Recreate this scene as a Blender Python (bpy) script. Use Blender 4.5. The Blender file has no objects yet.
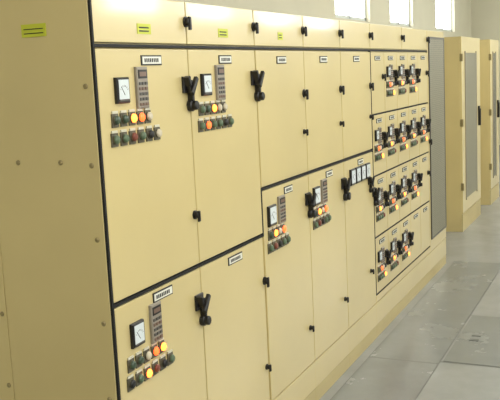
import bpy, math, random
from mathutils import Matrix, Vector
random.seed(4)
S=bpy.context.scene
COL=S.collection
# ---------------------------------------------------------------- materials
def srgb(r,g,b):
    f=lambda c:(c/255/12.92) if c/255<=.04045 else ((c/255+.055)/1.055)**2.4
    return (f(r),f(g),f(b),1)
def mat(name,c,rough=.5,metal=0,emit=0,ecol=None,noise=0,nscale=3,bump=0,spec=.5,coat=0):
    m=bpy.data.materials.new(name); m.use_nodes=True
    nt=m.node_tree; b=nt.nodes['Principled BSDF']
    b.inputs['Base Color'].default_value=c; b.inputs['Roughness'].default_value=rough
    b.inputs['Metallic'].default_value=metal
    b.inputs['Specular IOR Level'].default_value=spec
    if coat:
        b.inputs['Coat Weight'].default_value=coat; b.inputs['Coat Roughness'].default_value=.09
    if emit:
        b.inputs['Emission Color'].default_value=ecol or c; b.inputs['Emission Strength'].default_value=emit
    if noise or bump:
        tc=nt.nodes.new('ShaderNodeTexCoord'); n=nt.nodes.new('ShaderNodeTexNoise')
        n.inputs['Scale'].default_value=nscale; n.inputs['Detail'].default_value=5
        nt.links.new(tc.outputs['Object'],n.inputs['Vector'])
        if noise:
            r=nt.nodes.new('ShaderNodeValToRGB')
            r.color_ramp.elements[0].position=.3; r.color_ramp.elements[1].position=.7
            r.color_ramp.elements[0].color=tuple(x*(1-noise) for x in c[:3])+(1,)
            r.color_ramp.elements[1].color=tuple(min(1,x*(1+noise)) for x in c[:3])+(1,)
            nt.links.new(n.outputs['Fac'],r.inputs['Fac']); nt.links.new(r.outputs['Color'],b.inputs['Base Color'])
        if bump:
            bp=nt.nodes.new('ShaderNodeBump'); bp.inputs['Strength'].default_value=bump; bp.inputs['Distance'].default_value=.01
            nt.links.new(n.outputs['Fac'],bp.inputs['Height']); nt.links.new(bp.outputs['Normal'],b.inputs['Normal'])
    return m
M=dict(
 yellow=mat('painted_steel_yellow',srgb(209,191,136),.3,noise=.05,nscale=1.6,coat=.6),
 plinth=mat('plinth_yellow',srgb(184,168,118),.45,noise=.06),
 black=mat('black_plastic',srgb(20,19,20),.4),
 gasket=mat('black_gasket',srgb(18,18,16),.7),
 white=mat('white_plate',srgb(226,226,214),.5),
 ink=mat('print_ink',srgb(36,36,36),.6),
 grey=mat('device_grey',srgb(146,138,124),.45),
 dgrey=mat('device_dark_grey',srgb(84,80,76),.4),
 brown=mat('device_brown',srgb(120,96,82),.5),
 lime=mat('lime_sticker',srgb(196,202,58),.5),
 glass=mat('meter_face',srgb(220,228,230),.15),
 green=mat('green_lens',srgb(84,104,78),.3),
 dgreen=mat('dark_green_lens',srgb(58,76,58),.3),
 red=mat('red_lens',srgb(122,62,44),.3),
 clear=mat('pale_lens',srgb(206,196,172),.2),
 lit=mat('lit_orange_lens',srgb(255,130,40),.3,emit=5.0,ecol=srgb(255,128,50)),
 litr=mat('lit_red_lens',srgb(240,90,40),.3,emit=2.6,ecol=srgb(255,96,40)),
 bezel=mat('lamp_bezel',srgb(96,92,76),.35,metal=.2),
 bezelw=mat('lamp_label',srgb(206,202,182),.5),
 screw=mat('bolt_steel',srgb(150,136,96),.4,metal=.3),
 wall=mat('wall_paint_cream',srgb(208,203,180),.85,noise=.03,nscale=2),
 ceil=mat('ceiling_paint',srgb(215,214,204),.9),
 frame=mat('window_frame_white',srgb(196,200,196),.5),
 added_diff=mat('added_lamp_diffuser',srgb(255,255,250),.5,emit=3,ecol=srgb(255,255,250)),  # glowing face of the added ceiling fixtures
)
def pane():
    m=bpy.data.materials.new('frosted_daylight_glass'); m.use_nodes=True
    nt=m.node_tree; b=nt.nodes['Principled BSDF']
    b.inputs['Base Color'].default_value=(.8,.85,.9,1); b.inputs['Roughness'].default_value=.3
    b.inputs['Emission Color'].default_value=(.95,.98,1,1); b.inputs['Emission Strength'].default_value=8.0
    return m
M['pane']=pane()
def perf():
    m=bpy.data.materials.new('perforated_grey_sheet'); m.use_nodes=True
    nt=m.node_tree; b=nt.nodes['Principled BSDF']; b.inputs['Roughness'].default_value=.5
    tc=nt.nodes.new('ShaderNodeTexCoord'); v=nt.nodes.new('ShaderNodeTexVoronoi'); v.inputs['Scale'].default_value=60
    v.inputs['Randomness'].default_value=0
    r=nt.nodes.new('ShaderNodeValToRGB'); r.color_ramp.interpolation='CONSTANT'
    r.color_ramp.elements[0].color=srgb(52,52,44); r.color_ramp.elements[1].color=srgb(128,124,104); r.color_ramp.elements[1].position=.40
    nt.links.new(tc.outputs['Object'],v.inputs['Vector']); nt.links.new(v.outputs['Distance'],r.inputs['Fac'])
    nt.links.new(r.outputs['Color'],b.inputs['Base Color']); return m
M['perf']=perf()
def floormat(name,c,rough):
    m=bpy.data.materials.new(name); m.use_nodes=True
    nt=m.node_tree; b=nt.nodes['Principled BSDF']
    tc=nt.nodes.new('ShaderNodeTexCoord')
    n=nt.nodes.new('ShaderNodeTexNoise'); n.inputs['Scale'].default_value=1.7; n.inputs['Detail'].default_value=8; n.inputs['Roughness'].default_value=.65
    n2=nt.nodes.new('ShaderNodeTexNoise'); n2.inputs['Scale'].default_value=90
    nt.links.new(tc.outputs['Object'],n.inputs['Vector']); nt.links.new(tc.outputs['Object'],n2.inputs['Vector'])
    r=nt.nodes.new('ShaderNodeValToRGB'); r.color_ramp.elements[0].position=.3; r.color_ramp.elements[1].position=.72
    r.color_ramp.elements[0].color=tuple(x*.84 for x in c[:3])+(1,); r.color_ramp.elements[1].color=tuple(x*1.12 for x in c[:3])+(1,)
    nt.links.new(n.outputs['Fac'],r.inputs['Fac']); nt.links.new(r.outputs['Color'],b.inputs['Base Color'])
    r2=nt.nodes.new('ShaderNodeMapRange'); r2.inputs['To Min'].default_value=rough-.08; r2.inputs['To Max'].default_value=rough+.12
    nt.links.new(n.outputs['Fac'],r2.inputs['Value']); nt.links.new(r2.outputs['Result'],b.inputs['Roughness'])
    bp=nt.nodes.new('ShaderNodeBump'); bp.inputs['Strength'].default_value=.06; bp.inputs['Distance'].default_value=.004
    nt.links.new(n2.outputs['Fac'],bp.inputs['Height']); nt.links.new(bp.outputs['Normal'],b.inputs['Normal'])
    return m
M['floor']=floormat('polished_concrete',srgb(148,150,147),.22)
M['plate']=floormat('trench_cover_concrete',srgb(130,133,130),.24)
M['joint']=mat('floor_joint',srgb(100,101,97),.8)
# ---------------------------------------------------------------- mesh builder
class MB:
    def __init__(s): s.v=[];s.f=[];s.mi=[];s.m=[]
    def _m(s,k):
        if k not in s.m: s.m.append(k)
        return s.m.index(k)
    def box(s,x0,x1,y0,y1,z0,z1,k,ch=0):
        i=len(s.v); mi=s._m(k)
        if ch: # chamfered towards +x face
            s.v+=[(x0,y0,z0),(x0,y1,z0),(x0,y1,z1),(x0,y0,z1),
                  (x1-ch,y0,z0),(x1-ch,y1,z0),(x1-ch,y1,z1),(x1-ch,y0,z1),
                  (x1,y0+ch,z0+ch),(x1,y1-ch,z0+ch),(x1,y1-ch,z1-ch),(x1,y0+ch,z1-ch)]
            F=[(3,2,1,0),(8,9,10,11)]
            for a in (0,4):
                for j in range(4):
                    n=(j+1)%4; F.append((a+j,a+n,a+4+n,a+4+j))
        else:
            s.v+=[(x0,y0,z0),(x1,y0,z0),(x1,y1,z0),(x0,y1,z0),(x0,y0,z1),(x1,y0,z1),(x1,y1,z1),(x0,y1,z1)]
            F=[(0,3,2,1),(4,5,6,7),(0,1,5,4),(1,2,6,5),(2,3,7,6),(3,0,4,7)]
        for q in F: s.f.append(tuple(i+a for a in q)); s.mi.append(mi)
    def prof(s,y,z,pr,k,n=16,ax='x',off=0):
        i=len(s.v); mi=s._m(k)
        for (x,r) in pr:
            for j in range(n):
                a=2*math.pi*j/n
                if ax=='x': s.v.append((x,y+r*math.cos(a),z+r*math.sin(a)))
                else: s.v.append((y+r*math.cos(a),-x,z+r*math.sin(a)))
        for l in range(len(pr)-1):
            for j in range(n):
                q=(j+1)%n; s.f.append((i+l*n+j,i+l*n+q,i+(l+1)*n+q,i+(l+1)*n+j)); s.mi.append(mi)
        e=i+(len(pr)-1)*n
        s.f.append(tuple(e+j for j in range(n))); s.mi.append(mi)
    def bar(s,x0,x1,y,z,L,w,ang,k,ch=.003,w2=None):
        w2=w2 or w
        i=len(s.v); mi=s._m(k); c,sn=math.cos(ang),math.sin(ang)
        def P(u,t,x): return (x,y+u*c+t*sn,z-u*sn+t*c)
        for x,e in ((x0,0),(x1-ch,0),(x1,ch)):
            s.v+=[P(-w/2+e,-L/2+e,x),P(w/2-e,-L/2+e,x),P(w2/2-e,L/2-e,x),P(-w2/2+e,L/2-e,x)]
        F=[(8,9,10,11),(3,2,1,0)]
        for a in (0,4):
            for j in range(4):
                n=(j+1)%4; F.append((a+j,a+n,a+4+n,a+4+j))
        for q in F: s.f.append(tuple(i+a for a in q)); s.mi.append(mi)
    def make(s,name,parent=None,bevel=0,smooth=False):
        me=bpy.data.meshes.new(name); me.from_pydata(s.v,[],s.f)
        for k in s.m: me.materials.append(M[k])
        for p,a in zip(me.polygons,s.mi): p.material_index=a
        me.update()
        import bmesh
        bm=bmesh.new(); bm.from_mesh(me); bmesh.ops.recalc_face_normals(bm,faces=bm.faces); bm.to_mesh(me); bm.free()
        o=bpy.data.objects.new(name,me); COL.objects.link(o)
        if parent: o.parent=parent
        if bevel:
            b=o.modifiers.new('bevel','BEVEL'); b.width=bevel; b.segments=3; b.limit_method='ANGLE'
        return o
def empty(name,loc=(0,0,0)):
    e=bpy.data.objects.new(name,None); COL.objects.link(e); e.empty_display_size=.1; return e
# ---------------------------------------------------------------- components (front plane x=0, faces +X)
def door(par,y0,y1,z0,z1,g=.003,X=0,k='yellow',name='door'):
    b=MB(); b.box(X-.018,X,y0+g,y1-g,z0+g,z1-g,k)
    return b.make(name,par,bevel=.0035)
def nameplate(b,y,z,w=.14,h=.036):
    b.box(0,.003,y-w/2,y+w/2,z-h/2,z+h/2,'ink')
    b.box(.003,.005,y-w/2+.006,y+w/2-.006,z-h/2+.005,z+h/2-.005,'white')
    u=y-w/2+.018
    while u<y+w/2-.024:
        b.box(.005,.0056,u,u+.008,z-.007,z+.007,'ink'); u+=.0125
def meter(b,y,z,w=.078,h=.088):
    b.box(0,.014,y-w/2,y+w/2,z-h/2,z+h/2,'black',ch=.004)
    b.box(.014,.0155,y-w/2+.009,y+w/2-.009,z-h/2+.014,z+h/2-.008,'glass')
    b.box(.014,.016,y-w/2+.009,y+w/2-.009,z-h/2+.008,z-h/2+.014,'dgrey')
    n=7
    for i in range(n):
        a=math.radians(-50+100*i/(n-1)); r=w*.36
        b.bar(.0155,.0162,y+r*math.sin(a),z-h*.2+r*math.cos(a)*1.15,.006,.0015,a,'dgrey',ch=.0001)
    b.bar(.0155,.0165,y-w*.1,z-h*.02,w*.45,.002,math.radians(-35),'ink',ch=.0001)
def device(b,y,z,w=.072,h=.145):
    b.box(0,.012,y-w/2,y+w/2,z-h/2,z+h/2,'grey',ch=.003)
    b.box(.012,.014,y-w/2+.008,y+w/2-.008,z+h*.22,z+h*.43,'black')
    b.box(.014,.0145,y-w/2+.014,y+w/2-.014,z+h*.27,z+h*.38,'brown')
    for r in range(5):
        for c in range(3):
            yy=y-w*.28+c*w*.28; zz=z+h*.10-r*h*.125
            b.box(.012,.015,yy-w*.1,yy+w*.1,zz-h*.035,zz+h*.035,['dgrey','brown','dgrey','dgrey','brown'][r])
def lamp(b,y,z,k,r=.0165):
    b.box(0,.005,y-r*1.2,y+r*1.2,z-r*1.5,z+r*1.3,'bezel',ch=.001)
    b.prof(y,z,[(0.004,r*1.0),(.010,r*1.0),(.011,r*.85)],'bezel')
    b.prof(y,z,[(.010,r*.95),(.015,r*.9),(.019,r*.65),(.020,r*.2)],k)
    b.box(0.001,.0055,y-r*1.0,y+r*1.0,z+r*1.35,z+r*1.85,'bezelw')
def handle(b,y,z,s=1.0,tail=True):
    b.box(0,.010*s,y-.034*s,y+.026*s,z-.026*s,z+.036*s,'black',ch=.003)
    b.prof(y,z,[(.010*s,.022*s),(.026*s,.022*s),(.029*s,.018*s)],'black')
    b.bar(.027*s,.043*s,y,z,.075*s,.022*s,math.radians(38),'black',w2=.015*s)
    b.bar(.010*s,.034*s,y-.024*s,z+.018*s,.036*s,.016*s,math.radians(-20),'black')
    if tail:
        b.box(0,.024*s,y+.006*s,y+.022*s,z-.058*s,z-.025*s,'black',ch=.003)
        b.prof(y+.016*s,z-.075*s,[(0,.023*s),(.016*s,.023*s),(.02*s,.018*s),(.034*s,.018*s),(.037*s,.013*s)],'black')
def knob(b,y,z,r=.017,lever=True):
    b.prof(y,z,[(0,r),(.006,r),(.007,r*.75),(.018,r*.75),(.021,r*.55)],'black')
    if lever: b.bar(.016,.026,y,z-.3*r,r*2.4,r*.7,0,'black')
def lampset(b,y0,z1,cols1,z2,cols2,dy=.052,r=.0165):
    for i,c in enumerate(cols1): lamp(b,y0+.01+i*dy,z1,c,r)
    for i,c in enumerate(cols2): lamp(b,y0+i*dy*1.06,z2,c,r)
def feeder(par,y,zt,dy=.052,s=1.0,ncut=0,v=0):
    b=MB()
    meter(b,y+.145,zt-.145,)
    device(b,y+.272,zt-.14)
    b.make('meters_and_relay',par)
    b=MB()
    A=[['dgreen','dgreen','lit','litr','clear'],['green','dgreen','lit','clear','clear'],['dgreen','dgreen','clear','litr','lit']][v]
    B=[['green','green','red','green','black','clear'],['green','litr','green','green','black','green'],['black','green','lit','red','black','green']][v]
    lampset(b,y+.085,zt-.243,A,zt-.308,B[:6-ncut],dy)
    b.make('indicator_lamps',par)
def small_feeder(par,y,zt,lit=1):
    b=MB()
    meter(b,y+.085,zt-.12,.064,.074)
    device(b,y+.158,zt-.125,.056,.11)
    for i in range(4):
        lamp(b,y+.062+i*.045,zt-.208,['green','lit' if lit else 'litr','clear','black'][i],.0165)
    for i in range(4):
        lamp(b,y+.062+i*.045,zt-.268,['dgreen','green','green','lit' if not lit else 'red'][i],.0165)
    handle(b,y+.262,zt-.14,.85)
    b.make('drawer_instruments',par)
ZT=1.945; ZB=.245; TOP=2.125; DEP=.9
def body(par,y0,y1,X=0,name='carcass',top=TOP):
    b=MB(); b.box(X-DEP,X-.014,y0,y1,.0,top-.002,'yellow'); o=b.make(name,par)
    return o
def topstrip(par,y0,y1,lab=True,knobpos=True,small=False):
    door(par,y0,y1,ZT+.012,TOP,name='top_cover')
    b=MB(); m=(y0+y1)/2
    if lab:
        h=.03 if small else .045
        b.box(0,.002,m-h,m+h,1.992,2.028,'lime'); 
        for r in range(2): b.box(.002,.0025,m-h+.01,m+h-.015,2.0+.012*r,2.005+.012*r,'ink')
    if knobpos: knob(b,y1-.005,2.045,.021)
    b.make('top_cover_fittings',par)
def plinth(par,y0,y1,X=0):
    b=MB(); b.box(X-.012,X-.002,y0,y1,.09,ZB-.004,'yellow'); b.box(X-.012,X-.004,y0,y1,0,.086,'plinth')
    b.make('plinth',par,bevel=.002)
Cn='switchgear_cabinet'
Y=[0,.632,1.268,1.89,2.49,3.1,4.74,5.40]
MZ=1.078
def gask(par,y0,y1,z0,z1):
    b=MB(); b.box(-.016,.002,y0,y1,z0,z1,'gasket'); b.make('gasket',par)
# ---- cabinet 1
c=empty(Cn); body(c,0,Y[1]); topstrip(c,0.008,Y[1]); plinth(c,0,Y[1])
door(c,.012,Y[1],MZ+.007,ZT-.002); door(c,.012,Y[1],ZB,MZ-.007)
gask(c,0,.010,0.1,TOP); gask(c,.011,Y[1],ZT,ZT+.010); gask(c,.011,Y[1],MZ-.005,MZ+.005)
b=MB(); nameplate(b,.355,1.9); nameplate(b,.33,1.04); b.make('nameplates',c)
feeder(c,0,1.945); feeder(c,-.01,1.09,v=2)
b=MB(); handle(b,.605,1.80,1.02); knob(b,.612,1.29,.018); handle(b,.605,.93,1.02); knob(b,.6,.42,.014); b.make('switch_handles',c)
b=MB(); b.box(-.452,-.006,-.004,.0,.09,TOP-.004,'yellow'); b.box(-DEP,-.456,-.004,0,.09,TOP-.004,'yellow'); b.make('side_panel',c,bevel=.0015)
b=MB()
for z in [.25,.5,.75,1.02,1.31,1.56,1.82,]:
    for x in (-.035,-.475): 
        b.prof(x,z,[(.0,.009),(.006,.009),(.009,.006)],'screw',ax='y',n=12)
for x in (-.16,-.34): b.prof(x,1.57,[(.0,.009),(.006,.009),(.009,.006)],'screw',ax='y',n=12)
b.make('side_bolts',c)
b=MB(); b.box(-.275,-.175,-.007,-.004,1.99,2.032,'lime')
for r in range(2): b.box(-.265,-.185,-.008,-.007,2.0+.014*r,2.003+.014*r,'ink')
b.make('side_label',c)
# ---- cabinet 2
c=empty(Cn+'.001'); a,e=Y[1],Y[2]; body(c,a,e); topstrip(c,a,e); plinth(c,a,e)
door(c,a,e,MZ+.007,ZT-.002); door(c,a,e-.006,ZB,MZ-.007)
gask(c,a,e,ZT,ZT+.010); gask(c,a,e,MZ-.005,MZ+.005); gask(c,e-.005,e+.005,MZ-.007,1.30)
b=MB(); nameplate(b,.955,1.9,.12); nameplate(b,.955,1.035); b.make('nameplates',c)
feeder(c,a-.015,1.945,.05,v=1)
b=MB(); handle(b,1.245,1.81,1.05); knob(b,1.255,.86,.02); knob(b,1.235,.44,.014); b.make('switch_handles',c)
# ---- cabinets 3..5
for i in (2,3,4):
    c=empty(Cn+'.%03d'%i); a,e=Y[i],Y[i+1]; body(c,a,e); topstrip(c,a,e,lab=(i==2),small=True); plinth(c,a,e)
    a2=a+.006 if i==2 else a
    door(c,a2,e,1.302,ZT-.002); door(c,a2,e,ZB,1.288)
    gask(c,a,e,ZT,ZT+.010); gask(c,a,e,1.290,1.300)
    if i==4: gask(c,e-.004,e+.004,.3,ZT)
    b=MB(); nameplate(b,(a+e)/2,1.895,.12); nameplate(b,a+.33,1.250,.11)
    b.make('nameplates',c)
    b=MB(); knob(b,e-.02,1.72,.022); knob(b,e-.04,1.52,.014)
    if i<4:
        handle(b,e-.025,1.155,1.05); knob(b,e-.06,.455,.014)
        meter(b,a+.10,1.155,.09,.1); device(b,a+.225,1.165,.08,.135)
        b.make('instruments_and_handles',c)
        b=MB(); lampset(b,a+.065,1.065,['dgreen','lit','clear','litr'],1.002,['green','red','black','green','green'],.052,.0175)
        b.make('indicator_lamps',c)
    else:
        handle(b,e-.60,1.145,.8); handle(b,e-.10,1.10,.8)
        knob(b,e-.12,.5,.014)
        handle(b,e-.005,1.01,.95,tail=True)
        for q in range(4): meter(b,a+.145+q*.105,1.175,.088,.1)
        b.make('instruments_and_handles',c)
# ---- cabinet 6 withdrawable drawers
c=empty(Cn+'.005'); a,e=Y[5],Y[6]; body(c,a,e); plinth(c,a,e)
for q in range(2): 
    topstrip(c,a+q*.82,a+.82+q*.82,lab=False)
w=(e-a)/5
tiers=[(1.525,ZT-.002),(1.112,1.525),(.694,1.112),(.30,.694)]
gask(c,a,e,ZT,ZT+.010)
active=[{1,2,3},{0,1,2,3,4},{0,1,2,3},{0,1,2}]
for t,(z0,z1) in enumerate(tiers):
    b=MB(); b.box(-.016,.001,a+.004,e,z0-.003,z0+.003,'gasket'); b.make('tier_gasket',c)
    pl=MB()
    for q in range(5):
        y=a+q*w
        door(c,y,y+w,z0+.004,z1-.003,g=.002,name='drawer_front')
        nameplate(pl,y+.165,z1-.045,.13,.03)
        if q in active[t]: small_feeder(c,y,z1-.02,lit=(q+t)%2==0)
        elif t!=3: knob(pl,y+.28,z1-.17,.02)
    pl.make('nameplates',c)
door(c,a,e,ZB,.296,name='bottom_cover')
# ---- cabinet 7, perforated door
c=empty(Cn+'.006'); a,e=Y[6],Y[7]; body(c,a,e); plinth(c,a,e)
door(c,a,e,ZB,TOP)
b=MB(); b.box(0,.006,a+.05,e-.03,.36,2.06,'perf'); b.make('perforated_screen',c)
b=MB()
for (y0,y1,z0,z1) in ((a+.04,a+.055,.35,2.07),(e-.035,e-.02,.35,2.07),(a+.055,e-.035,.35,.365),(a+.055,e-.035,2.055,2.07)):
    b.box(0,.009,y0,y1,z0,z1,'dgrey')
b.make('screen_frame',c)
b=MB(); knob(b,a+.025,1.2,.02); b.make('lock',c)
# ---- separate cabinets B, C
def lone(name,X,y0,y1,screen=True):
    c=empty(name); body(c,y0,y1,X)
    door(c,y0,y1,.2,TOP,X=X); 
    b=MB(); b.box(X-.012,X-.004,y0,y1,0,.19,'plinth'); b.make('plinth',c)
    b=MB(); b.box(X-DEP+.01,X-.02,y0-.004,y0,.1,TOP-.02,'yellow'); b.make('side_panel',c,bevel=.0015)
    if screen:
        b=MB(); b.box(X,X+.006,y0+.2,y1-.3,.35,1.95,'perf'); b.box(X,X+.009,y0+.18,y0+.2,.33,1.97,'grey'); b.box(X,X+.009,y1-.3,y1-.28,.33,1.97,'grey')
        b.make('perforated_screen',c)
    b=MB()
    b.box(X,X+.03,y1-.16,y1-.12,1.1,1.3,'black',ch=.004)
    b.box(X,X+.02,y1-.17,y1-.11,1.28,1.33,'black',ch=.004)
    for z in (.5,1.2,1.9): b.box(X-.02,X+.012,y0+.0,y0+.03,z-.04,z+.04,'screw',ch=.003)
    b.make('door_handle_and_hinges',c)
    return c
lone('control_cabinet',-.13,6.92,8.08)
lone('control_cabinet.001',-.12,8.78,9.5)
# ---------------------------------------------------------------- room
X0,X1,Y0,Y1,H=-1.8,4.4,-5,17,4.0
b=MB(); b.box(X0-.2,X1+.2,Y0-.2,Y1+.2,-.15,0,'floor'); fl=b.make('floor')
b=MB(); b.box(X0-.2,X1+.2,Y0-.2,Y1+.2,H,H+.15,'ceil'); b.make('ceiling')
def wallx(name,xa,xb,wins,z0,z1):
    b=MB(); b.box(xa,xb,Y0-.2,Y1+.2,0,z0,'wall'); b.box(xa,xb,Y0-.2,Y1+.2,z1,H,'wall')
    p=Y0-.2
    for (u,v) in wins: b.box(xa,xb,p,u,z0,z1,'wall'); p=v
    b.box(xa,xb,p,Y1+.2,z0,z1,'wall'); b.make(name)
lw=[(7.72,9.2),(10.25,11.65),(13.4,15.1)]; rw=[(-3,-1.6),(-.6,.8),(1.8,3.2),(4.2,5.6),(6.6,8.0),(8.8,10.2),(11.4,12.8),(13.8,15.2)]
RZ0,RZ1=2.66,3.6
wallx('wall_left',X0-.2,X0,lw,2.47,3.45); wallx('wall_right',X1,X1+.2,rw,RZ0,RZ1)
b=MB(); b.box(X0,X1,Y1,Y1+.2,0,H,'wall'); b.make('wall_far')
b=MB(); b.box(X0,X1,Y0-.2,Y0,0,H,'wall'); b.make('wall_near')
n=1
for wins,xc,z0,z1 in ((lw,X0-.1,2.47,3.45),(rw,X1+.1,RZ0,RZ1)):
    for (u,v) in wins:
        e_=empty('window_%d'%n); n+=1
        b=MB(); b.box(xc-.01,xc+.01,u+.03,v-.03,z0+.03,z1-.03,'pane'); b.make('glass',e_)
        b=MB(); t=.05
        b.box(xc-.04,xc+.04,u,v,z0,z0+t,'frame'); b.box(xc-.04,xc+.04,u,v,z1-t,z1,'frame')
        for yy in (u,(u+v)/2-t/2,v-t): b.box(xc-.04,xc+.04,yy,yy+t,z0,z1,'frame')
        b.make('frame',e_)
b=MB(); b.box(X1-.015,X1,Y0,Y1,0,.12,'plinth'); b.make('baseboard_right')
# floor trench covers
b=MB()
b.box(.06,.50,-1,2.70,0,.002,'plate'); b.box(.06,.50,2.706,5.5,0,.002,'plate')
b.make('trench_cover')
b=MB(); b.box(.52,1.45,2.76,3.79,0,.003,'plate'); b.box(.60,.66,3.2,3.24,.003,.006,'joint'); b.box(.60,.66,3.3,3.32,.003,.006,'joint')
b.make('floor_hatch')
b=MB()
for (x0,x1,y0,y1) in ((.5,.506,-1,5.5),(.054,.06,-1,5.5),(.06,.5,2.70,2.706),(.508,1.46,2.745,2.757),(.508,1.46,3.79,3.797)):
    b.box(x0,x1,y0,y1,0,.0012,'joint')
b.make('trim_1')
def added_ceiling_light(i,x,y,p):  # unseen fixture with area light, added to light the interior
    e_=empty('added_ceiling_light' if i==0 else 'added_ceiling_light.%03d'%i)
    b=MB(); b.box(x-.16,x+.16,y-.65,y+.65,H-.08,H,'frame'); b.make('added_light_housing',e_)
    b=MB(); b.box(x-.13,x+.13,y-.62,y+.62,H-.09,H-.08,'added_diff'); b.make('added_light_diffuser',e_)
    l=bpy.data.lights.new('added_area_light','AREA'); l.shape='RECTANGLE'; l.size=.26; l.size_y=1.24; l.energy=p; l.color=(1,.97,.90)
    o=bpy.data.objects.new('added_area_light',l); COL.objects.link(o); o.location=(x,y,H-.095); o.parent=e_
i=0
for x in (1.9,):
    for y in (-3,0,3,6.,9,12,15): added_ceiling_light(i,x,y,58 if y<-1 else 32); i+=1  # the near one is stronger, to brighten the cabinet side face
for k,(u,v) in enumerate(rw):
    l=bpy.data.lights.new('window_daylight','AREA'); l.shape='RECTANGLE'; l.size=.85; l.size_y=v-u-.1; l.energy=20 if k<4 else 26; l.color=(.95,.98,1)
    o=bpy.data.objects.new('window_daylight',l); COL.objects.link(o)
    o.location=(X1+.07,(u+v)/2,(RZ0+RZ1)/2); o.rotation_euler=(0,math.radians(90),0)
    o.parent=bpy.data.objects['window_%d'%(4+k)]
w_=bpy.data.worlds.new('World'); S.world=w_; w_.use_nodes=True
w_.node_tree.nodes['Background'].inputs[0].default_value=(.85,.92,1,1); w_.node_tree.nodes['Background'].inputs[1].default_value=1.0
# ---------------------------------------------------------------- camera
cd=bpy.data.cameras.new('camera'); cam=bpy.data.objects.new('camera',cd); COL.objects.link(cam)
cd.sensor_width=36; cd.lens=60.3; cd.clip_start=.05
R=Vector((.9078,.4168,-.0479)).normalized(); Bk=Vector((.4191,-.8957,.1486)).normalized()
U=Bk.cross(R).normalized(); Bk=R.cross(U).normalized()
mw=Matrix.Identity(4)
for r in range(3): mw[r][0]=R[r]; mw[r][1]=U[r]; mw[r][2]=Bk[r]
mw.translation=Vector((1.6,-2.28,1.834)); cam.matrix_world=mw
S.camera=cam
S.view_settings.view_transform='Standard'
